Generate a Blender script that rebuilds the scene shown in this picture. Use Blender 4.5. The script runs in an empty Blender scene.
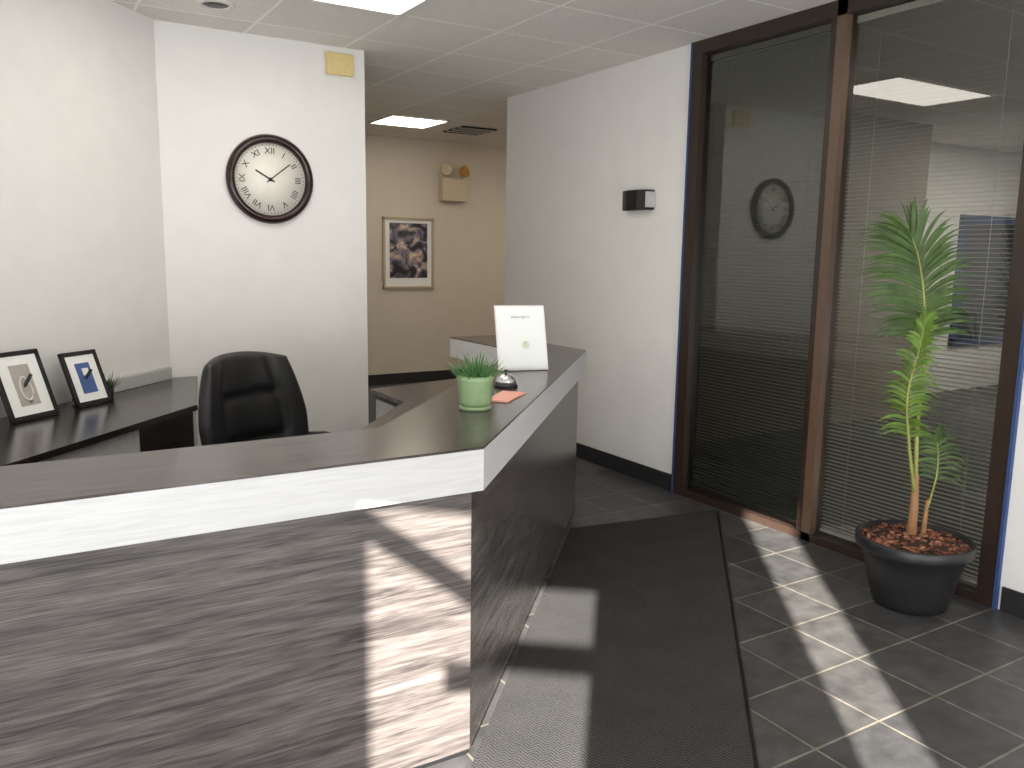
import bpy, bmesh, math, random
from mathutils import Vector, Matrix
random.seed(7)
S=bpy.context.scene
S.view_settings.view_transform='Standard'
S.view_settings.look='None'
S.view_settings.exposure=0.1
COL=bpy.context.collection

# ---------------------------------------------------------------- materials
def srgb(r,g,b):
    f=lambda c:(c/255/12.92) if c/255<=0.04045 else ((c/255+0.055)/1.055)**2.4
    return (f(r),f(g),f(b),1)
def newmat(n):
    m=bpy.data.materials.new(n); m.use_nodes=True
    nt=m.node_tree; return m,nt,nt.nodes['Principled BSDF']
def N(nt,t,**k):
    n=nt.nodes.new(t)
    for a,v in k.items(): setattr(n,a,v)
    return n
def simple(n,c,rough=.5,metal=0,noise=0.06,scale=30,bump=0.0,spec=.5):
    m,nt,b=newmat(n)
    tc=N(nt,'ShaderNodeTexCoord'); no=N(nt,'ShaderNodeTexNoise'); no.inputs['Scale'].default_value=scale; no.inputs['Detail'].default_value=4
    nt.links.new(tc.outputs['Object'],no.inputs['Vector'])
    cr=N(nt,'ShaderNodeValToRGB'); nt.links.new(no.outputs['Fac'],cr.inputs['Fac'])
    cr.color_ramp.elements[0].position=.3; cr.color_ramp.elements[1].position=.7
    cr.color_ramp.elements[0].color=tuple(x*(1-noise) for x in c[:3])+(1,)
    cr.color_ramp.elements[1].color=tuple(min(1,x*(1+noise)) for x in c[:3])+(1,)
    nt.links.new(cr.outputs['Color'],b.inputs['Base Color'])
    b.inputs['Roughness'].default_value=rough; b.inputs['Metallic'].default_value=metal
    b.inputs['Specular IOR Level'].default_value=spec
    if bump:
        bp=N(nt,'ShaderNodeBump'); bp.inputs['Strength'].default_value=bump; bp.inputs['Distance'].default_value=.01
        nt.links.new(no.outputs['Fac'],bp.inputs['Height']); nt.links.new(bp.outputs['Normal'],b.inputs['Normal'])
    return m
def wood(n,ang,c0,c1,c2,rough=.3,sc=1.0,lo=.38,hi=.64):
    m,nt,b=newmat(n)
    tc=N(nt,'ShaderNodeTexCoord'); mp=N(nt,'ShaderNodeMapping',vector_type='POINT')
    mp.inputs['Rotation'].default_value=(0,0,ang)
    nt.links.new(tc.outputs['Object'],mp.inputs['Vector'])
    m2=N(nt,'ShaderNodeMapping'); m2.inputs['Scale'].default_value=(2.0*sc,20*sc,30*sc)
    nt.links.new(mp.outputs['Vector'],m2.inputs['Vector'])
    n1=N(nt,'ShaderNodeTexNoise'); n1.inputs['Scale'].default_value=1.3; n1.inputs['Detail'].default_value=8; n1.inputs['Roughness'].default_value=.6; n1.inputs['Distortion'].default_value=1.0
    nt.links.new(m2.outputs['Vector'],n1.inputs['Vector'])
    m3=N(nt,'ShaderNodeMapping'); m3.inputs['Scale'].default_value=(6,140,180)
    nt.links.new(mp.outputs['Vector'],m3.inputs['Vector'])
    n2=N(nt,'ShaderNodeTexNoise'); n2.inputs['Scale'].default_value=1.5; n2.inputs['Detail'].default_value=3
    nt.links.new(m3.outputs['Vector'],n2.inputs['Vector'])
    mx=N(nt,'ShaderNodeMath',operation='MULTIPLY_ADD'); mx.inputs[1].default_value=.38
    nt.links.new(n2.outputs['Fac'],mx.inputs[0]); 
    s=N(nt,'ShaderNodeMath',operation='MULTIPLY'); s.inputs[1].default_value=.62; nt.links.new(n1.outputs['Fac'],s.inputs[0]); nt.links.new(s.outputs[0],mx.inputs[2])
    cr=N(nt,'ShaderNodeValToRGB'); nt.links.new(mx.outputs[0],cr.inputs['Fac'])
    e=cr.color_ramp.elements; e[0].position=lo; e[0].color=c0; e[1].position=hi; e[1].color=c2
    x=e.new(.50); x.color=c1
    nt.links.new(cr.outputs['Color'],b.inputs['Base Color']); b.inputs['Roughness'].default_value=rough
    return m
M={}
M['wall']=simple('paint_offwhite',srgb(230,228,225),.75,noise=.02,scale=6,bump=.02)
M['wallhall']=simple('paint_beige',srgb(210,200,186),.75,noise=.02,scale=6)
M['walldk']=simple('paint_dark_tan',srgb(160,152,138),.8)  # darker tan wall colour for the office partition
c0,c1,c2=srgb(48,44,44),srgb(78,73,71),srgb(104,98,95)
M['woodX']=wood('laminate_panel_front',0,c0,c1,c2,.33)
M['woodD']=wood('laminate_panel_side',math.radians(-47),c0,c1,c2,.25)
t0,t1,t2=srgb(48,43,42),srgb(68,61,59),srgb(94,87,83)
M['topX']=wood('laminate_top_front',0,t0,t1,t2,.22)
M['topD']=wood('laminate_top_angled',math.radians(-47),t0,t1,t2,.22)
M['topY']=wood('laminate_top_far',math.radians(-90),t0,t1,t2,.22)
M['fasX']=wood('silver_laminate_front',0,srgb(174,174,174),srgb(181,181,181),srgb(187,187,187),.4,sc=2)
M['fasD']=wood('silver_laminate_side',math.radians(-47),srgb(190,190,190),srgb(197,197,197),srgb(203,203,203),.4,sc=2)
M['darkdesk']=wood('espresso_laminate',math.radians(-47),srgb(28,23,22),srgb(38,31,29),srgb(52,43,40),.2)
M['black']=simple('black_plastic',srgb(22,22,23),.4)
M['blackbase']=simple('black_rubber_base',srgb(38,38,40),.5)
M['leather']=simple('black_leather',srgb(18,18,20),.38,scale=120,bump=.15)
M['frame']=simple('bronze_aluminium',srgb(50,38,32),.35,noise=.05)
M['framelt']=simple('bronze_aluminium_light',srgb(96,76,62),.35,noise=.05)
M['blue']=simple('blue_trim_paint',srgb(48,74,120),.5)
M['silver']=simple('silver_metal',srgb(200,200,200),.25,metal=.9)
M['whitepl']=simple('white_plastic',srgb(225,222,215),.4)
M['greypl']=simple('grey_trunking',srgb(180,180,178),.45)
M['cream']=simple('cream_plastic',srgb(222,200,140),.5)
M['paper']=simple('paper_white',srgb(238,238,236),.8,noise=.01)
M['ink']=simple('ink_grey',srgb(165,165,170),.8)
M['pink']=simple('pink_card',srgb(222,164,148),.7)
M['clockface']=simple('clock_face_ivory',srgb(232,228,218),.35,noise=.02)
M['clockrim']=simple('clock_rim_mahogany',srgb(42,22,20),.22)
M['clockink']=simple('clock_numerals_black',srgb(25,24,26),.5)
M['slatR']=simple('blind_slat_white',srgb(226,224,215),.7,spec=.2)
M['slatL']=simple('blind_slat_shaded',srgb(128,130,121),.7,spec=.2)  # same blinds as the right pane, dimmer light put into the colour
def emis(n,c,s):
    m,nt,b=newmat(n); b.inputs['Base Color'].default_value=(.8,.8,.8,1)
    b.inputs['Emission Color'].default_value=c; b.inputs['Emission Strength'].default_value=s; return m
M['panelwarm']=emis('light_diffuser_warm',(1,.90,.75,1),9)
M['panel']=emis('light_diffuser',(1,.94,.83,1),6)
M['paneloff']=emis('office_fill_diffuser',(1,.95,.86,1),15)
M['paneloff2']=emis('light_diffuser_office_dim',(1,.93,.80,1),4)
def glass(n,tint,ior):
    m=bpy.data.materials.new(n); m.use_nodes=True; nt=m.node_tree; nt.nodes.clear()
    o=N(nt,'ShaderNodeOutputMaterial'); t=N(nt,'ShaderNodeBsdfTransparent'); t.inputs[0].default_value=tint
    g=N(nt,'ShaderNodeBsdfGlossy'); g.inputs['Roughness'].default_value=0.0; g.inputs[0].default_value=(1,1,1,1)
    fr=N(nt,'ShaderNodeFresnel'); fr.inputs[0].default_value=ior
    mx=N(nt,'ShaderNodeMixShader'); nt.links.new(fr.outputs[0],mx.inputs[0]); nt.links.new(t.outputs[0],mx.inputs[1]); nt.links.new(g.outputs[0],mx.inputs[2]); nt.links.new(mx.outputs[0],o.inputs[0])
    return m
M['glass']=glass('tinted_glass',(.80,.82,.79,1),1.85)
M['acrylic']=glass('clear_acrylic',(.96,.97,.97,1),1.4)
def grid(n,size,off,ca,cb,mort,ms,rough,bump=.2,nscale=8,spk=0):
    m,nt,b=newmat(n)
    tc=N(nt,'ShaderNodeTexCoord'); mp=N(nt,'ShaderNodeMapping'); mp.inputs['Location'].default_value=(-off[0],-off[1],0)
    nt.links.new(tc.outputs['Object'],mp.inputs['Vector'])
    br=N(nt,'ShaderNodeTexBrick',offset=0.0,squash=1.0)
    br.inputs['Scale'].default_value=1; br.inputs['Brick Width'].default_value=size[0]; br.inputs['Row Height'].default_value=size[1]
    br.inputs['Mortar Size'].default_value=ms; br.inputs['Mortar Smooth'].default_value=.1; br.inputs['Bias'].default_value=0
    br.inputs['Color1'].default_value=ca; br.inputs['Color2'].default_value=cb; br.inputs['Mortar'].default_value=mort
    nt.links.new(mp.outputs['Vector'],br.inputs['Vector'])
    no=N(nt,'ShaderNodeTexNoise'); no.inputs['Scale'].default_value=nscale; no.inputs['Detail'].default_value=8; no.inputs['Roughness'].default_value=.65
    nt.links.new(tc.outputs['Object'],no.inputs['Vector'])
    cr=N(nt,'ShaderNodeValToRGB'); cr.color_ramp.elements[0].position=.3; cr.color_ramp.elements[1].position=.72
    lo=.58 if not spk else .88; cr.color_ramp.elements[0].color=(lo,lo,lo,1); hi=1.45 if not spk else 1.05; cr.color_ramp.elements[1].color=(hi,hi,hi,1)
    nt.links.new(no.outputs['Fac'],cr.inputs['Fac'])
    mx=N(nt,'ShaderNodeMix',data_type='RGBA',blend_type='MULTIPLY'); mx.inputs[0].default_value=1
    nt.links.new(br.outputs['Color'],mx.inputs[6]); nt.links.new(cr.outputs['Color'],mx.inputs[7])
    nt.links.new(mx.outputs[2],b.inputs['Base Color']); b.inputs['Roughness'].default_value=rough
    bp=N(nt,'ShaderNodeBump'); bp.inputs['Strength'].default_value=bump; bp.inputs['Distance'].default_value=.004
    inv=N(nt,'ShaderNodeMath',operation='SUBTRACT'); inv.inputs[0].default_value=1; nt.links.new(br.outputs['Fac'],inv.inputs[1])
    nt.links.new(inv.outputs[0],bp.inputs['Height']); nt.links.new(bp.outputs['Normal'],b.inputs['Normal'])
    return m
M['ceil']=grid('ceiling_tiles',(.65,.65),(2.06,4.62),srgb(232,228,221),srgb(225,220,213),srgb(250,248,244),.010,.9,.3,60,spk=1)
M['tile']=grid('slate_floor_tiles',(.335,.335),(3.87,1.96),srgb(64,64,65),srgb(74,73,72),srgb(118,112,102),.0045,.42,.6,9)
M['carpet']=simple('grey_carpet',srgb(92,92,94),.95,noise=.5,scale=260,bump=.3)
m,nt,b=newmat('herringbone_mat'); M['mat']=m
tc=N(nt,'ShaderNodeTexCoord'); mp=N(nt,'ShaderNodeMapping'); mp.inputs['Rotation'].default_value=(0,0,math.radians(-47)); nt.links.new(tc.outputs['Object'],mp.inputs['Vector'])
sx=N(nt,'ShaderNodeSeparateXYZ'); nt.links.new(mp.outputs['Vector'],sx.inputs[0])
def MA(op,a,b_=None,c=None):
    n=N(nt,'ShaderNodeMath',operation=op)
    for i,v in enumerate((a,b_,c)):
        if v is None: continue
        if isinstance(v,(int,float)): n.inputs[i].default_value=v
        else: nt.links.new(v,n.inputs[i])
    return n.outputs[0]
zz=MA('PINGPONG',sx.outputs['Y'],.025)
v=MA('MULTIPLY',MA('ADD',sx.outputs['X'],zz),1/.015)
fr=MA('PINGPONG',v,.5)
no=N(nt,'ShaderNodeTexNoise'); no.inputs['Scale'].default_value=220; nt.links.new(tc.outputs['Object'],no.inputs['Vector'])
no2=N(nt,'ShaderNodeTexNoise'); no2.inputs['Scale'].default_value=5; no2.inputs['Detail'].default_value=3; nt.links.new(tc.outputs['Object'],no2.inputs['Vector'])
fac=MA('ADD',MA('MULTIPLY',fr,1.1),MA('ADD',MA('MULTIPLY_ADD',no.outputs['Fac'],.8,-.36),MA('MULTIPLY_ADD',no2.outputs['Fac'],.2,-.08)))
cr=N(nt,'ShaderNodeValToRGB'); nt.links.new(fac,cr.inputs['Fac']); cr.color_ramp.elements[0].position=.1; cr.color_ramp.elements[1].position=.8
cr.color_ramp.elements[0].color=srgb(38,38,39); cr.color_ramp.elements[1].color=srgb(88,87,86)
nt.links.new(cr.outputs['Color'],b.inputs['Base Color']); b.inputs['Roughness'].default_value=1.0; b.inputs['Specular IOR Level'].default_value=.1
bp=N(nt,'ShaderNodeBump'); bp.inputs['Strength'].default_value=.5; bp.inputs['Distance'].default_value=.004; nt.links.new(fac,bp.inputs['Height']); nt.links.new(bp.outputs['Normal'],b.inputs['Normal'])
m,nt,b=newmat('abstract_print'); M['art']=m
tc=N(nt,'ShaderNodeTexCoord'); no=N(nt,'ShaderNodeTexNoise'); no.inputs['Scale'].default_value=6; no.inputs['Detail'].default_value=4; no.inputs['Distortion'].default_value=1.2
nt.links.new(tc.outputs['Object'],no.inputs['Vector']); cr=N(nt,'ShaderNodeValToRGB'); nt.links.new(no.outputs['Fac'],cr.inputs['Fac'])
e=cr.color_ramp.elements; e[0].position=.38; e[0].color=srgb(38,36,42); e[1].position=.68; e[1].color=srgb(226,214,200)
for p_,c_ in ((.45,srgb(74,72,84)),(.51,srgb(116,118,140)),(.58,srgb(176,150,134))): x=e.new(p_); x.color=c_
nt.links.new(cr.outputs['Color'],b.inputs['Base Color']); b.inputs['Roughness'].default_value=.3

# ---------------------------------------------------------------- geometry helpers
def link(o,parent=None,mat=None,smooth=False):
    COL.objects.link(o)
    if parent: o.parent=parent
    if mat: o.data.materials.append(mat)
    if smooth:
        for p in o.data.polygons: p.use_smooth=True
    return o
def empty(n,loc=(0,0,0),rz=0):
    e=bpy.data.objects.new(n,None); e.location=loc; e.rotation_euler=(0,0,rz); e.empty_display_size=.1; COL.objects.link(e); return e
def from_bm(n,bm,mat,parent=None,smooth=False):
    bmesh.ops.recalc_face_normals(bm,faces=bm.faces)
    me=bpy.data.meshes.new(n); bm.to_mesh(me); bm.free()
    return link(bpy.data.objects.new(n,me),parent,mat,smooth)
def box(n,a,b,mat,parent=None,bev=0,rot=None,loc=None):
    bm=bmesh.new(); bmesh.ops.create_cube(bm,size=1)
    for v in bm.verts:
        v.co=Vector([(a[i]+b[i])/2+v.co[i]*(b[i]-a[i]) for i in range(3)])
    if bev: bmesh.ops.bevel(bm,geom=bm.edges[:],offset=bev,segments=2,affect='EDGES',profile=.5)
    o=from_bm(n,bm,mat,parent)
    if rot: o.rotation_euler=rot
    if loc: o.location=loc
    return o
def quad(n,pts,mat,parent=None):
    me=bpy.data.meshes.new(n); me.from_pydata(pts,[],[(0,1,2,3)]); return link(bpy.data.objects.new(n,me),parent,mat)
def prism(n,poly,z0,z1,mat,parent=None,bev=0):
    bm=bmesh.new(); lo=[bm.verts.new((x,y,z0)) for x,y in poly]; f=bm.faces.new(lo)
    r=bmesh.ops.extrude_face_region(bm,geom=[f]); 
    for v in r['geom']:
        if isinstance(v,bmesh.types.BMVert): v.co.z=z1
    if bev: bmesh.ops.bevel(bm,geom=bm.edges[:],offset=bev,segments=2,affect='EDGES')
    return from_bm(n,bm,mat,parent)
def lathe(n,prof,mat,parent=None,seg=48,rib=None,smooth=True,loc=None,caps=True):
    bm=bmesh.new(); rings=[]
    for r,z in prof:
        ring=[]
        for i in range(seg):
            a=2*math.pi*i/seg; rr=r
            if rib and r>.01: rr=r*(1+rib*(1 if i%2 else -1))
            ring.append(bm.verts.new((rr*math.cos(a),rr*math.sin(a),z)))
        rings.append(ring)
    for k in range(len(rings)-1):
        for i in range(seg): bm.faces.new((rings[k][i],rings[k][(i+1)%seg],rings[k+1][(i+1)%seg],rings[k+1][i]))
    if caps: bm.faces.new(rings[0]); bm.faces.new(rings[-1])
    o=from_bm(n,bm,mat,parent,smooth)
    if loc: o.location=loc
    return o
def tube(n,pts,rads,mat,parent=None,seg=10):
    bm=bmesh.new(); rings=[]
    pts=[Vector(p) for p in pts]
    for i,p in enumerate(pts):
        t=(pts[min(i+1,len(pts)-1)]-pts[max(i-1,0)]).normalized()
        ref=Vector((0,0,1)) if abs(t.z)<.9 else Vector((1,0,0))
        a=t.cross(ref).normalized(); b_=t.cross(a)
        r=rads[i] if hasattr(rads,'__len__') else rads
        rings.append([bm.verts.new(p+a*r*math.cos(2*math.pi*k/seg)+b_*r*math.sin(2*math.pi*k/seg)) for k in range(seg)])
    for k in range(len(rings)-1):
        for i in range(seg): bm.faces.new((rings[k][i],rings[k][(i+1)%seg],rings[k+1][(i+1)%seg],rings[k+1][i]))
    bm.faces.new(rings[0]); bm.faces.new(rings[-1])
    return from_bm(n,bm,mat,parent,True)
def text(n,s,size,mat,parent,loc,rot=(0,0,0),align='CENTER',ext=.001):
    c=bpy.data.curves.new(n+'_c','FONT'); c.body=s; c.size=size; c.align_x=align; c.align_y='CENTER'; c.extrude=ext
    t=bpy.data.objects.new(n+'_t',c); COL.objects.link(t)
    dg=bpy.context.evaluated_depsgraph_get(); me=bpy.data.meshes.new_from_object(t.evaluated_get(dg))
    bpy.data.objects.remove(t); o=bpy.data.objects.new(n,me); o.data.materials.clear(); link(o,parent,mat); o.location=loc; o.rotation_euler=rot; return o

H=2.94
sh=Vector((.625,.78)); ev=Vector((.78,-.625)); P0=-sh*1.42
FL=tuple(P0-ev*3.9-sh*.12); FR=tuple(P0+ev*6.3-sh*.12)
shell=[FL,FR,(14.5,-5.1),(14.5,9.7),(-.2,9.7),(-3.9,1.2)]
# ---------------------------------------------------------------- room shell
prism('floor',shell,-.1,-.004,M['carpet'])
prism('floor_tile',[FL,(3.9,FR[1]),(3.9,4.86),(-1.5,4.86),(-3.9,1.2)],-.004,0,M['tile'])
prism('ceiling',shell,H,H+.1,M['ceil'])
d=Vector((.682,.731)); nl=Vector((-.731,.682))
A=Vector((.885,5.56)); B=A-d*6.33
prism('wall_left',[tuple(A),tuple(B),tuple(B+nl*.12),tuple(A+nl*.12)],0,H,M['wall'])
box('wall_clock',(.80,5.56,0),(2.205,5.70,H),M['wall'])
box('wall_hall_left',(2.05,5.70,0),(2.17,9.4,H),M['wallhall'])
box('wall_hall_back',(2.05,9.4,0),(14,9.52,H),M['wallhall'])
box('wall_right',(3.87,4.14,0),(4.0,6.45,H),M['wall'])
box('wall_hall_right',(4.0,6.36,0),(7.5,6.45,H),M['wallhall'])
box('wall_hall_end',(7.5,6.36,0),(7.6,9.4,H),M['wallhall'])
box('wall_right_near',(3.87,-4.9,0),(4.0,1.96,H),M['wall'])
box('baseboard_right',(3.858,4.165,0),(3.87,6.45,.115),M['blackbase'])
box('baseboard_right_near',(3.858,-4.8,0),(3.87,1.93,.115),M['blackbase'])
box('baseboard_hall',(2.2,9.385,0),(7.5,9.4,.13),M['blackbase'])
box('wall_office_back',(4.0,5.9,0),(14,6.0,H),M['wall'])
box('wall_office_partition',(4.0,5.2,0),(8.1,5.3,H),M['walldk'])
box('wall_office_near',(4.0,-1.2,0),(14,-1.1,H),M['wall'])
box('wall_office_end',(14,-1.2,0),(14.1,9.4,H),M['wall'])
w=empty('window_1',(0,0,0))
x0,x1,z0,z1=9.9,11.2,.55,2.15
box('pane',(x0+.08,5.885,z0+.08),(x1-.08,5.895,z1-.08),simple('dark_window_view',srgb(40,50,60),.3),w)
for nm,a,b in (('l',(x0,z0),(x0+.1,z1)),('r',(x1-.1,z0),(x1,z1)),('b',(x0,z0),(x1,z0+.1)),('t',(x0,z1-.1),(x1,z1))):
    box('frame_'+nm,(a[0],5.86,a[1]),(b[0],5.9,b[1]),M['blue'],w)
def fw_box(n,a0,a1,z0,z1,mat,th=(0,.12),parent=None):
    q=[P0+ev*a0-sh*th[0],P0+ev*a1-sh*th[0],P0+ev*a1-sh*th[1],P0+ev*a0-sh*th[1]]
    return prism(n,[tuple(p) for p in q],z0,z1,mat,parent)
fwp=empty('wall_front_gobo')  # unseen wall behind the camera, openings cut to shape the sun patches
fw_box('left_part',-3.3,-.69,0,H,M['wall'],parent=fwp)
fw_box('mid_part',-.06,.83,0,H,M['wall'],parent=fwp)
fw_box('right_part',1.06,6.1,0,H,M['wall'],parent=fwp)
fw_box('over_door',-.69,-.06,2.33,H,M['wall'],parent=fwp)
fw_box('over_side',.83,1.06,2.62,H,M['wall'],parent=fwp)
dr=empty('door_gobo')  # unseen door parts, shaped to break up the sunlight in the opening
fw_box('kick',-.69,-.06,0,.25,M['frame'],(.02,.08),dr)
fw_box('gobo_box',-.42,-.06,2.05,2.33,M['frame'],(.02,.1),dr)  # added blocker, cuts off the sun at the top of the opening
fw_box('gobo_bar',-.5,-.06,1.71,1.79,M['frame'],(-.03,.03),dr)  # added bar, splits the sun patch on the mat
q=[(-.70,2.20),(-.40,1.98),(-.40,2.06),(-.70,2.28)]
bm=bmesh.new(); vs=[]
for k in (0,.04):
    vs.append([bm.verts.new((*(P0+ev*a-sh*k),z)) for a,z in q])
bm.faces.new(vs[0]); bm.faces.new(vs[1])
for i in range(4): bm.faces.new((vs[0][i],vs[0][(i+1)%4],vs[1][(i+1)%4],vs[1][i]))
from_bm('closer_arm',bm,M['frame'],dr)

# ---------------------------------------------------------------- glazed partition
g=empty('window_2')
fx0,fx1=3.85,3.96
box('jamb_left',(fx0,4.055,0),(fx1,4.14,H),M['frame'],g)
box('jamb_right',(fx0,1.96,0),(fx1,2.04,H),M['frame'],g)
box('mullion',(fx0,3.0,0),(fx1,3.06,H),M['framelt'],g)
box('mullion_dark',(fx0+.005,3.06,0),(fx1,3.10,H),M['frame'],g)
box('header',(fx0,2.04,2.86),(fx1,4.055,H),M['frame'],g)
box('sill',(fx0,2.04,0),(fx1,4.055,.045),M['frame'],g)
for nm,ya_,yb_ in (('glass_left',3.10,4.055),('glass_right',2.04,3.0)):
    quad(nm,[(3.897,yb_,.045),(3.897,ya_,.045),(3.897,ya_,2.86),(3.897,yb_,2.86)],M['glass'],g)
    me=g.children[-1].data
    if me.polygons[0].normal.x>0: me.flip_normals()
box('trim_1',(3.846,4.14,0),(3.87,4.155,H),M['blue'])
box('trim_2',(3.846,1.945,0),(3.87,1.96,H),M['blue'])
def blinds(n,y0,y1,tilt,mat,wd=.025,pitch=.0215):
    bm=bmesh.new(); z=.09; c=math.cos(tilt)*wd/2; s=math.sin(tilt)*wd/2; x=3.935
    while z<2.81:
        a=[bm.verts.new(p) for p in ((x-c,y0,z-s),(x-c,y1,z-s),(x,y1,z+.002),(x,y0,z+.002))]
        b_=[bm.verts.new(p) for p in ((x+c,y1,z+s),(x+c,y0,z+s))]
        bm.faces.new(a); bm.faces.new((a[3],a[2],b_[0],b_[1])); z+=pitch
    e=empty(n); from_bm('slats',bm,mat,e)
    box('headrail',(x-.015,y0,2.82),(x+.015,y1,2.855),mat,e)
    box('bottom_rail',(x-.013,y0,.06),(x+.013,y1,.075),mat,e)
    for k in (.15,.85): 
        yy=y0+(y1-y0)*k; box('cord',(x-.001,yy,.07),(x+.001,yy+.002,2.82),mat,e)
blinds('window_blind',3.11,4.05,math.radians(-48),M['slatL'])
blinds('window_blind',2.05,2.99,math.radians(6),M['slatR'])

# ---------------------------------------------------------------- ceiling fixtures
def panel(n,x0,x1,y0,y1,mat):
    e=empty(n); f=.025
    box('diffuser',(x0+f,y0+f,H-.006),(x1-f,y1-f,H-.003),mat,e)
    for nm,a,b in (('a',(x0,y0),(x1,y0+f)),('b',(x0,y1-f),(x1,y1)),('c',(x0,y0),(x0+f,y1)),('d',(x1-f,y0),(x1,y1))):
        box('frame_'+nm,(a[0],a[1],H-.012),(b[0],b[1],H),M['whitepl'],e)
panel('ceiling_light_panel',.76,2.06,3.97,4.62,M['panel'])
panel('ceiling_light_panel',.76,2.06,2.50,3.15,M['panel'])
panel('ceiling_light_panel',3.40,4.05,7.87,8.50,M['panelwarm'])
panel('ceiling_light_panel',5.3,6.6,7.2,7.85,M['panelwarm'])
panel('ceiling_light_panel',.76,2.06,-.2,.45,M['panel'])
panel('ceiling_light_panel',9.0,10.3,3.0,4.3,M['paneloff'])  # unseen panel added to brighten the office behind the glass
panel('ceiling_light_panel',5.2,5.85,1.0,2.3,M['paneloff2'])
v=empty('ceiling_vent'); 
for i in range(7): box('louvre_%d'%i,(4.30,8.08+i*.07,H-.02),(4.72,8.12+i*.07,H-.004),M['greypl'] if i%2 else M['black'],v)
dl=empty('recessed_downlight',(1.12,5.0,H))
lathe('trim_ring',[(.10,0),(.10,-.012),(.075,-.015),(.07,-.002)],M['whitepl'],dl,caps=False)
lathe('lamp',[(.075,-.002),(.065,-.010),(.0001,-.012)],M['black'],dl)

# ---------------------------------------------------------------- reception counter
R=empty('reception_desk')
def off(t):
    yF=2.13+t
    p=Vector((1.212,2.13))+nl*t
    k=(yF-p.y)/d.y; c1=p+d*k
    xF=3.04-t; k2=(xF-p.x)/d.x; c2=p+d*k2
    return [(-1.5,yF),(c1.x,c1.y),(c2.x,c2.y),(xF,5.13)]
def band(n,t0,t1,z0,z1,mats,x1=None,bev=0,endcut=0):
    a=off(t0); b=off(t1)
    if endcut: a[3]=(a[3][0],a[3][1]-endcut); b[3]=(b[3][0],b[3][1]-endcut)
    for i in range(3):
        prism('%s_%d'%(n,i+1),[a[i],a[i+1],b[i+1],b[i]],z0,z1,mats[i],R,bev)
band('fascia',0,.40,.89,1.018,[M['fasX'],M['fasD'],M['fasD']])
band('top',.001,.399,1.018,1.026,[M['topX'],M['topD'],M['topY']])
band('panel',.042,.10,.02,.89,[M['woodX'],M['woodD'],M['woodD']],endcut=.03)
band('plinth',.050,.095,0,.03,[M['black']]*3,endcut=.03)
prism('worktop',[(-1.5,2.24),(1.13,2.24),(2.92,4.17),(2.92,5.05),(1.92,4.80),(1.92,4.3),(.8,2.95),(-1.5,2.95)],.735,.76,M['topD'],R)
box('drawer_pedestal',(1.95,4.30,0),(2.35,4.80,.735),M['black'],R,.004)
box('drawer_front',(1.94,4.33,.40),(1.955,4.77,.70),M['greypl'],R,.003)
box('modesty_panel',(-1.5,2.24,0),(-1.45,2.9,.735),M['black'],R)
box('end_panel',(2.55,4.98,0),(2.95,5.02,.735),M['woodX'],R)

Mt=prism('entrance_mat',[(3.79,3.67),(2.77,3.835),(1.19,2.135),(.03,.89),(.72,.33)],0.0005,.008,M['mat'])
def strip(n,p,q,w,h,mat):
    p=Vector(p);q=Vector(q);t=(q-p).normalized();m_=Vector((-t.y,t.x))*w
    return prism(n,[tuple(p),tuple(q),tuple(q+m_),tuple(p+m_)],0.0005,h,mat)
s1=strip('edge_right',(.72,.33),(3.79,3.67),-.014,.009,M['black']); s1.parent=Mt
s2=strip('edge_far',(3.79,3.67),(2.77,3.835),-.012,.009,M['black']); s2.parent=Mt

# ---------------------------------------------------------------- side desk
Dk=empty('side_desk')
Aw=A-nl*.02
def L(t,o): p=Aw-d*t-nl*o; return (p.x,p.y)
TE=2.45
prism('desktop',[(.875,5.54),(1.04,5.54),(.84,4.50),L(TE,.70),L(TE,.0)],.77,.80,M['darkdesk'],Dk,.003)
prism('pedestal',[L(.25,.10),(.98,5.3),(.83,4.58),L(1.25,.64),L(1.25,.10)],0,.77,M['darkdesk'],Dk)
prism('drawer_unit',[L(1.25,.12),L(1.25,.64),L(2.0,.64),L(2.0,.12)],.0,.76,M['greypl'],Dk)
prism('end_panel',[L(TE-.06,.05),L(TE-.06,.65),L(TE-.02,.65),L(TE-.02,.05)],0,.77,M['darkdesk'],Dk)
tr=empty('cable_trunking'); p=[L(0.03,-.018),L(.66,-.018),L(.66,.03),L(.06,.03)]
prism('body',p,.80,.872,M['greypl'],tr,.003)

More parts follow.
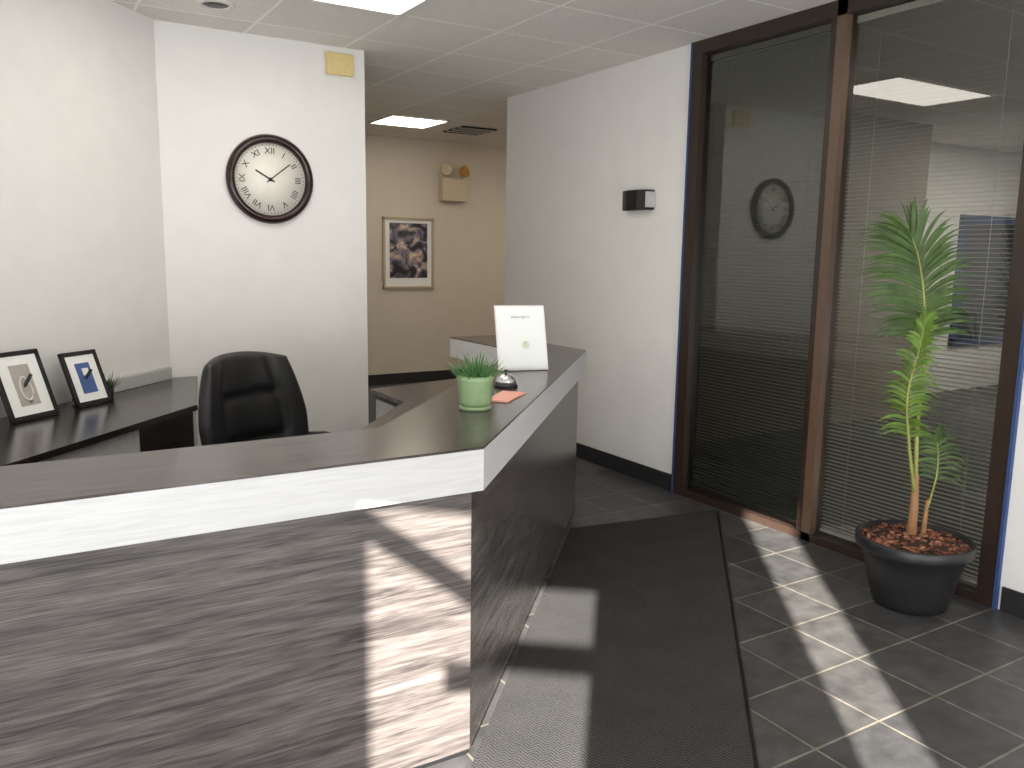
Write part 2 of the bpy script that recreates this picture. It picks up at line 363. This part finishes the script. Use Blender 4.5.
def pframe(loc,az,w,h,lean,kind):
    e=empty('picture_frame',(loc[0],loc[1],loc[2])); e.rotation_euler=(0,0,math.radians(90-az))
    q=empty('lean'); q.parent=e; q.rotation_euler=(-math.radians(lean),0,0)
    t=.018; b=.022
    for nm,a,c in (('l',(-w/2,0),(-w/2+b,h)),('r',(w/2-b,0),(w/2,h)),('bt',(-w/2,0),(w/2,b)),('tp',(-w/2,h-b),(w/2,h))):
        box('rail_'+nm,(a[0],0,a[1]),(c[0],t,c[1]),M['black'],q,.002)
    box('mount',(-w/2+b,.006,b),(w/2-b,.012,h-b),M['paper'],q)
    if kind==0:
        box('print',(-w*.2,.004,h*.2),(w*.2,.007,h*.8),simple('print_taupe',srgb(176,168,160),.5),q)
        pts=[(w*.11*math.sin(a),.002,h*.42+h*.2*math.cos(a)*(1 if math.cos(a)>0 else .7)) for a in [i*2*math.pi/24 for i in range(25)]]
        tube('necklace',pts,.004,M['whitepl'],q,6)
        tube('pendant',[(0,.002,h*.3),(0,.002,h*.24)],.009,M['silver'],q,8)
    else:
        box('print',(-w*.2,.004,h*.22),(w*.2,.007,h*.78),simple('print_blue',srgb(70,98,150),.5),q)
        box('label',(-w*.05,.002,h*.55),(w*.12,.005,h*.68),M['paper'],q)
    box('back',(-w/2+.01,t,.01),(w/2-.01,t+.004,h-.01),M['black'],q)
    tube('strut',[(0,.02,h*.62),(0,math.sin(math.radians(lean))*h+.05,.008)],.008,M['black'],e,6)
    return e
pframe((.11,4.44,.806),48,.27,.33,20,0)
pframe((.385,4.72,.806),48,.235,.285,20,1)

gm=simple('leaf_dark_green',srgb(60,92,52),.5,noise=.25)
def spiky(n,parent,mat,cnt,ln,wd,z0,up=.3,seed=1,rb=.02):
    rnd=random.Random(seed); bm=bmesh.new()
    for i in range(cnt):
        az=i*2.399; el=math.radians(85-70*math.sqrt((i+.5)/cnt))+rnd.uniform(-.08,.08); l=ln*rnd.uniform(.8,1.1)
        dr_=Vector((math.cos(az)*math.cos(el),math.sin(az)*math.cos(el),math.sin(el))); sd=Vector((-math.sin(az),math.cos(az),0)); nn=dr_.cross(sd)
        base=Vector((math.cos(az)*rb*math.cos(el),math.sin(az)*rb*math.cos(el),z0)); prev=None
        for k in range(6):
            t=k/5; c=base+dr_*l*t+Vector((0,0,up*l*t*t)); w_=wd*(1-t)**.7*(.6+1.2*t*(1-t))+.0004
            cur=[bm.verts.new(c-sd*w_),bm.verts.new(c-nn*w_*.5),bm.verts.new(c+sd*w_),bm.verts.new(c+nn*w_*.25)]
            if prev:
                for j in range(4): bm.faces.new((prev[j],prev[(j+1)%4],cur[(j+1)%4],cur[j]))
            prev=cur
    return from_bm(n,bm,mat,parent,True)
sp=empty('small_potted_plant',(.465,4.93,.801))
lathe('pot',[(.022,0),(.03,.05),(.026,.05),(.022,.045)],M['black'],sp)
spiky('leaves',sp,gm,24,.08,.006,.045,.3,3,.01)

# ---------------------------------------------------------------- office chair
Ch=empty('office_chair',(1.11,3.95,0)); Ch.rotation_euler=(0,0,math.radians(28))
def cushion(n,w,h,t,loc,rot,parent,curve=.05,taper=.12,mat=None):
    bm=bmesh.new(); nx,nz=28,28
    fr=[];bk=[]
    for j in range(nz+1):
        rf=[];rb=[]
        for i in range(nx+1):
            a=-1+2*i/nx; c=-1+2*j/nz
            sx_=a*math.sqrt(1-c*c*.28); sz_=c*math.sqrt(1-a*a*.28)
            ww=w/2*(1-taper*max(0,c)) ; x=sx_*ww; z=sz_*h/2
            edge=(1-abs(a)**6)*(1-abs(c)**6)
            yc=-curve*(a*a) 
            th=t/2*(.25+.75*edge**.5)
            inn=1 if abs(a)<.55 else 0
            seam=.020*math.exp(-((abs(a)-.55)/.06)**2)+inn*(.018*math.exp(-((c-.35)/.06)**2)+.018*math.exp(-((c+.3)/.06)**2))
            rf.append(bm.verts.new((x,yc-th+seam*edge,z))); rb.append(bm.verts.new((x,yc+th*.7,z)))
        fr.append(rf);bk.append(rb)
    for j in range(nz):
        for i in range(nx):
            bm.faces.new((fr[j][i],fr[j][i+1],fr[j+1][i+1],fr[j+1][i])); bm.faces.new((bk[j][i],bk[j+1][i],bk[j+1][i+1],bk[j][i+1]))
    for i in range(nx):
        bm.faces.new((fr[0][i],bk[0][i],bk[0][i+1],fr[0][i+1])); bm.faces.new((fr[nz][i],fr[nz][i+1],bk[nz][i+1],bk[nz][i]))
        bm.faces.new((fr[i][0],fr[i+1][0],bk[i+1][0],bk[i][0])); bm.faces.new((fr[i][nx],bk[i][nx],bk[i+1][nx],fr[i+1][nx]))
    o=from_bm(n,bm,mat or M['leather'],parent,True); o.location=loc; o.rotation_euler=rot; return o
cushion('backrest',.66,.68,.13,(0,.24,.765),(math.radians(-10),0,0),Ch,.08)
cushion('seat',.54,.52,.12,(0,-.03,.50),(math.radians(-90),0,0),Ch,-.01,0)
for s in (-1,1):
    tube('armrest_%d'%(s+2),[(s*.28,.18,.55),(s*.31,.16,.64),(s*.31,.0,.66),(s*.31,-.15,.65),(s*.29,-.2,.60),(s*.25,-.12,.47)],.022,M['black'],Ch)
lathe('gas_column',[(.03,.12),(.03,.44)],M['black'],Ch,16)
for k in range(5):
    a=k*2*math.pi/5; tube('base_leg_%d'%k,[(0,0,.12),(.14*math.cos(a),.14*math.sin(a),.11),(.28*math.cos(a),.28*math.sin(a),.07)],[.03,.022,.016],M['black'],Ch)
    lathe('caster_%d'%k,[(.001,-.02),(.028,-.02),(.028,.02),(.001,.02)],M['black'],Ch,16)
    c=Ch.children[-1]; c.location=(.28*math.cos(a),.28*math.sin(a),.029); c.rotation_euler=(math.pi/2,0,a)

# ---------------------------------------------------------------- counter items
pl=empty('potted_succulent',(1.485,2.68,1.027))
sg=simple('sage_glaze',srgb(134,156,116),.3,noise=.06)
lathe('saucer',[(.058,0),(.060,.012),(.056,.014)],sg,pl)
lathe('pot',[(.054,.012),(.062,.03),(.065,.105),(.068,.112),(.068,.128),(.060,.128),(.055,.11)],sg,pl,64,rib=.015)
lathe('soil',[(.057,.108),(.03,.114),(.001,.115)],simple('soil',srgb(50,40,32),.9),pl)
spiky('leaves',pl,simple('succulent_green',srgb(72,116,62),.5,noise=.4),64,.092,.008,.112,.15,5,.035)
sg_=empty('sign_holder',(2.20,3.47,1.0285)); sg_.rotation_euler=(0,0,math.radians(-16))
q=empty('lean'); q.parent=sg_; q.rotation_euler=(-math.radians(18),0,0)
quad('face',[(-.13,0,0),(.13,0,0),(.13,0,.335),(-.13,0,.335)],M['acrylic'],q)
box('sheet',(-.124,.004,.01),(.124,.006,.328),M['paper'],q)
box('backing',(-.13,.007,.003),(.13,.009,.335),M['whitepl'],q)
quad('foot',[(-.13,0,.0),(.13,0,.0),(.13,.14,.0),(-.13,.14,.0)],M['acrylic'],sg_)
text('heading','please sign in',.018,M['ink'],q,(0,.003,.275),(math.pi/2,0,0))
lathe('seal',[(.001,0),(.018,0),(.018,.001),(.001,.001)],simple('logo_olive',srgb(222,221,200),.6),q,24,loc=(.02,.0035,.13)).rotation_euler=(math.pi/2,0,0)
bl=empty('call_bell',(1.86,3.08,1.027))
lathe('base',[(.052,0),(.052,.010),(.044,.016)],M['black'],bl,32)
lathe('dome',[(.046,.016),(.044,.028),(.036,.044),(.020,.055),(.001,.058)],M['silver'],bl,32)
lathe('button',[(.004,.055),(.004,.066),(.009,.068),(.008,.075),(.001,.076)],M['black'],bl,16)
pk=empty('business_card_stack',(1.72,2.85,1.027),math.radians(40)); box('card',(-.12,-.05,0),(.12,.05,.004),M['pink'],pk); box('card_top',(-.115,-.047,.004),(.115,.047,.006),M['pink'],pk,rot=(0,0,.04))

# ---------------------------------------------------------------- wall clock
C=empty('wall_clock_round',(1.545,5.56,2.055)); C.rotation_euler=(math.pi/2,0,0)
lathe('rim',[(.20,0),(.278,.0),(.283,.02),(.270,.045),(.245,.052),(.232,.040),(.230,.02),(.228,.012)],M['clockrim'],C,72)
lathe('face',[(.229,.008),(.229,.014),(.001,.014)],M['clockface'],C,72)
rn=['XII','I','II','III','IIII','V','VI','VII','VIII','IX','X','XI']
for i,s in enumerate(rn):
    a=math.radians(90-30*i); text('numeral_%d'%(i or 12),s,.056,M['clockink'],C,(.178*math.cos(a),.178*math.sin(a),.015),(0,0,a-math.pi/2))
for i in range(60):
    a=math.radians(6*i); o=box('tick_%d'%i,(-.0015,.212,.014),(.0015,.220,.0155),M['clockink'],C); o.rotation_euler=(0,0,a)
for nm,ln,ww,ang in (('hour_hand',.11,.005,-300),('minute_hand',.165,.0035,-52)):
    o=box(nm,(-ww,-.03,.017),(ww,ln,.019),M['clockink'],C); o.rotation_euler=(0,0,math.radians(ang))
lathe('hub',[(.012,.014),(.012,.022),(.001,.023)],M['clockink'],C,20)

y=empty('wall_chime_box'); box('body',(1.93,5.525,2.755),(2.12,5.56,2.895),M['cream'],y,.006); box('base',(1.92,5.552,2.745),(2.13,5.56,2.905),M['whitepl'],y)
sc=empty('wall_sconce'); 
prism('shade',[(3.87,4.47),(3.80,4.485),(3.775,4.55),(3.775,4.66),(3.80,4.735),(3.87,4.75)],1.915,2.05,M['black'],sc,.003)
prism('trim_plate',[(3.87,4.465),(3.795,4.48),(3.79,4.475),(3.865,4.455)],1.93,2.035,M['greypl'],sc)
ar=empty('framed_artwork'); fm=simple('frame_champagne',srgb(190,172,148),.4)
ax0,ax1,az0,az1=3.925,4.60,1.165,2.02
for nm,a,b in (('l',(ax0,az0),(ax0+.03,az1)),('r',(ax1-.03,az0),(ax1,az1)),('b',(ax0,az0),(ax1,az0+.03)),('t',(ax0,az1-.03),(ax1,az1))):
    box('rail_'+nm,(a[0],9.365,a[1]),(b[0],9.40,b[1]),fm,ar,.004)
box('mount',(ax0+.03,9.385,az0+.03),(ax1-.03,9.392,az1-.03),M['paper'],ar)
box('print',(ax0+.09,9.380,az0+.13),(ax1-.09,9.386,az1-.07),M['art'],ar)
em=empty('emergency_light'); be=simple('emergency_beige',srgb(205,190,160),.5)
box('battery_box',(4.68,9.30,2.23),(5.02,9.40,2.50),be,em,.008)
for i,xx in enumerate((4.74,4.97)):
    tube('neck_%d'%i,[(xx,9.35,2.50),(xx,9.34,2.54)],.012,be,em)
    o=lathe('head_%d'%i,[(.02,-.05),(.05,-.03),(.07,.03),(.07,.05),(.06,.05),(.001,.04)],be if i==0 else simple('lamp_housing_amber',srgb(200,150,80),.4),em,24); o.location=(xx,9.32,2.59); o.rotation_euler=(math.radians(75),0,math.radians(-25 if i==0 else 30))

# ---------------------------------------------------------------- potted palm
P=empty('potted_palm',(3.565,2.195,0)); P.rotation_euler=(0,0,-math.atan2(.523,.852))
potm=simple('charcoal_pot',srgb(32,32,34),.42,noise=.05)
lathe('pot',[(.150,0),(.158,.005),(.172,.04),(.205,.18),(.228,.262),(.236,.268),(.252,.272),(.256,.285),(.256,.322),(.250,.328),(.238,.326),(.232,.29)],potm,P,64)
lathe('mulch_bed',[(.236,.285),(.20,.305),(.10,.325),(.001,.33)],simple('soil_dark',srgb(58,36,28),.95),P,40)
rnd=random.Random(4)
for nm,cc,cnt in (('bark_chips_red',(118,72,54),240),('bark_chips_tan',(160,112,84),130),('bark_chips_dark',(62,42,34),170)):
    bm=bmesh.new()
    for i in range(cnt):
        rr=.228*math.sqrt(rnd.random()); a=rnd.uniform(0,6.283)
        m4=Matrix.Translation((rr*math.cos(a),rr*math.sin(a),.335-.16*rr+rnd.uniform(-.006,.012)))@Matrix.Rotation(rnd.uniform(0,6.28),4,'Z')@Matrix.Rotation(rnd.uniform(-.6,.6),4,'X')@Matrix.Diagonal((rnd.uniform(.012,.034),rnd.uniform(.008,.018),rnd.uniform(.004,.012),1))
        bmesh.ops.create_cube(bm,size=1,matrix=m4)
    from_bm(nm,bm,simple(nm,srgb(*cc),.9,noise=.3,scale=40),P)
stem=simple('stem_yellow_green',srgb(140,142,74),.5,noise=.2,scale=20); cane=simple('cane_brown',srgb(150,110,74),.6,noise=.25,scale=25)
lf1=simple('palm_leaf_green',srgb(80,106,54),.5,noise=.4,scale=12); lf2=simple('palm_leaf_lime',srgb(104,136,52),.5,noise=.35,scale=12)
def leafmat(m_):
    nt=m_.node_tree; b=nt.nodes['Principled BSDF']; out=nt.nodes['Material Output']
    tr_=N(nt,'ShaderNodeBsdfTranslucent'); mx=N(nt,'ShaderNodeMixShader'); mx.inputs[0].default_value=.35
    cr=[n for n in nt.nodes if n.type=='VALTORGB'][0]; nt.links.new(cr.outputs[0],tr_.inputs[0]); nt.links.new(b.outputs[0],mx.inputs[1]); nt.links.new(tr_.outputs[0],mx.inputs[2]); nt.links.new(mx.outputs[0],out.inputs[0])
leafmat(lf1); leafmat(lf2)
def cat(pts,n):
    pts=[Vector(p) for p in pts]; pts=[pts[0]*2-pts[1]]+pts+[pts[-1]*2-pts[-2]]; out=[]
    for i in range(1,len(pts)-2):
        for k in range(n):
            t=k/n; p0,p1,p2,p3=pts[i-1:i+3]
            out.append(.5*((2*p1)+(p2-p0)*t+(2*p0-5*p1+4*p2-p3)*t*t+(3*p1-p0-3*p2+p3)*t**3))
    out.append(pts[-2]); return out
def frond(n,path,start,cnt,ln,wd,droop,mat,ang0=25,ang1=60,side=(1,0,0),seed=0,r0=.008,lnprof=None,jit=.25):
    rnd=random.Random(seed); c=cat(path,14); m_=len(c)
    tube(n+'_rachis',c,[r0*(1-.8*i/m_) for i in range(m_)],stem,P,8)
    bm=bmesh.new(); side=Vector(side).normalized()
    for i in range(cnt):
        s=start+(1-start)*(i/(cnt-1)); idx=s*(m_-1); k=min(int(idx),m_-2); p=c[k].lerp(c[k+1],idx-k); t=(c[k+1]-c[k]).normalized()
        sd=(side-t*side.dot(t)).normalized(); u_=(i/(cnt-1))
        l=ln*(lnprof(u_) if lnprof else 1)
        ang=math.radians(ang0+(ang1-ang0)*u_**1.5)
        for sg2 in (-1,1):
            an=ang+rnd.uniform(-.06,.06)
            dv=(sd*sg2*math.cos(an)+t*math.sin(an)+t.cross(sd)*rnd.uniform(-jit,jit)).normalized()
            ll=l*rnd.uniform(.9,1.08); wv=t.cross(dv).cross(dv).normalized()
            nn=dv.cross(wv).normalized(); prev=None; S_=8
            for q_ in range(S_+1):
                tt=q_/S_; ctr=p+dv*ll*tt+Vector((0,0,-droop*ll*tt**2.4)); w_=wd*(math.sin(math.pi*min(1,tt*.82+.12))**.8)*(1-tt**3)+.0003
                cur=[bm.verts.new(ctr-wv*w_+nn*w_*.35),bm.verts.new(ctr),bm.verts.new(ctr+wv*w_+nn*w_*.35)]
                if prev:
                    bm.faces.new((prev[0],prev[1],cur[1],cur[0])); bm.faces.new((prev[1],prev[2],cur[2],cur[1]))
                prev=cur
    from_bm(n+'_leaflets',bm,mat,P,True)
tube('cane_main',[(-.02,0,.28),(-.015,0,.45),(-.02,0,.62)],[.024,.02,.014],cane,P)
tube('cane_second',[(.045,.02,.28),(.05,.02,.40),(.05,.01,.5)],[.014,.012,.009],cane,P)
frond('frond_tall',[(-.02,0,.6),(-.035,0,.87),(-.03,.0,1.17),(-.045,.02,1.42),(-.08,.03,1.60),(-.12,.03,1.70)],.46,46,.31,.0095,.36,lf1,22,74,(1,.15,0),1,.011,lambda u:.66+.45*math.sin(math.pi*(.2+.62*u)),.18)
frond('frond_lime',[(-.03,-.02,.55),(-.09,-.05,.78),(-.12,-.06,1.0),(-.08,-.05,1.22),(-.06,-.04,1.35)],.28,36,.165,.009,.7,lf2,30,72,(.75,-.8,0),2,.009,lambda u:.6+.45*math.sin(math.pi*(.2+.7*u)),.6)
frond('frond_small',[(.05,.01,.45),(.075,0,.62),(.07,0,.74),(.05,0,.80)],.3,14,.17,.0075,.8,lf1,20,55,(1,-.4,0),3,.006,None,.4)

# ---------------------------------------------------------------- lights
sun=bpy.data.lights.new('sun','SUN'); sun.energy=40; sun.angle=math.radians(.55); sun.color=(1,.94,.86)
so=bpy.data.objects.new('sun',sun); COL.objects.link(so)
tv=Vector((.625,.78,-math.tan(math.radians(21)))).normalized(); so.rotation_euler=tv.to_track_quat('-Z','Y').to_euler(); so.location=(-5,-5,4)
def area(n,loc,dirv,sx_,sy_,en,col):
    l=bpy.data.lights.new(n,'AREA'); l.shape='RECTANGLE'; l.size=sx_; l.size_y=sy_; l.energy=en; l.color=col
    o=bpy.data.objects.new(n,l); COL.objects.link(o); o.location=loc; o.rotation_euler=Vector(dirv).to_track_quat('-Z','Z').to_euler(); return o
pc=P0+sh*.2-ev*.6
area('daylight_fill',(pc.x,pc.y,1.15),(.625,.78,.6),2.6,1.8,145,(.98,.99,1))  # added fill lamp in front of the front wall, not a window
pc=P0+sh*.2+ev*3.2
area('daylight_fill',(pc.x,pc.y,1.15),(.4,.9,.6),2.6,1.8,150,(.98,.99,1))  # second added fill lamp, the wall behind it is solid
wd=bpy.data.worlds.new('World'); S.world=wd; wd.use_nodes=True
bg=wd.node_tree.nodes['Background']; bg.inputs[0].default_value=(.75,.86,1,1); bg.inputs[1].default_value=1.2

# ---------------------------------------------------------------- camera
f=833.0;pi_=math.radians(8.86);ro=math.radians(.86);ya=math.radians(31.55)
fwv=Vector((math.sin(ya)*math.cos(pi_),math.cos(ya)*math.cos(pi_),-math.sin(pi_)))
r=Vector((math.cos(ya),-math.sin(ya),0)); u=r.cross(fwv)
r2=math.cos(ro)*r+math.sin(ro)*u; u2=-math.sin(ro)*r+math.cos(ro)*u
cd=bpy.data.cameras.new('camera'); cd.sensor_width=36; cd.lens=f/1024*36; cd.clip_start=.05
co=bpy.data.objects.new('camera',cd); COL.objects.link(co)
m4=Matrix((( r2.x,u2.x,-fwv.x,0),(r2.y,u2.y,-fwv.y,0),(r2.z,u2.z,-fwv.z,1.6),(0,0,0,1)))
co.matrix_world=m4; S.camera=co
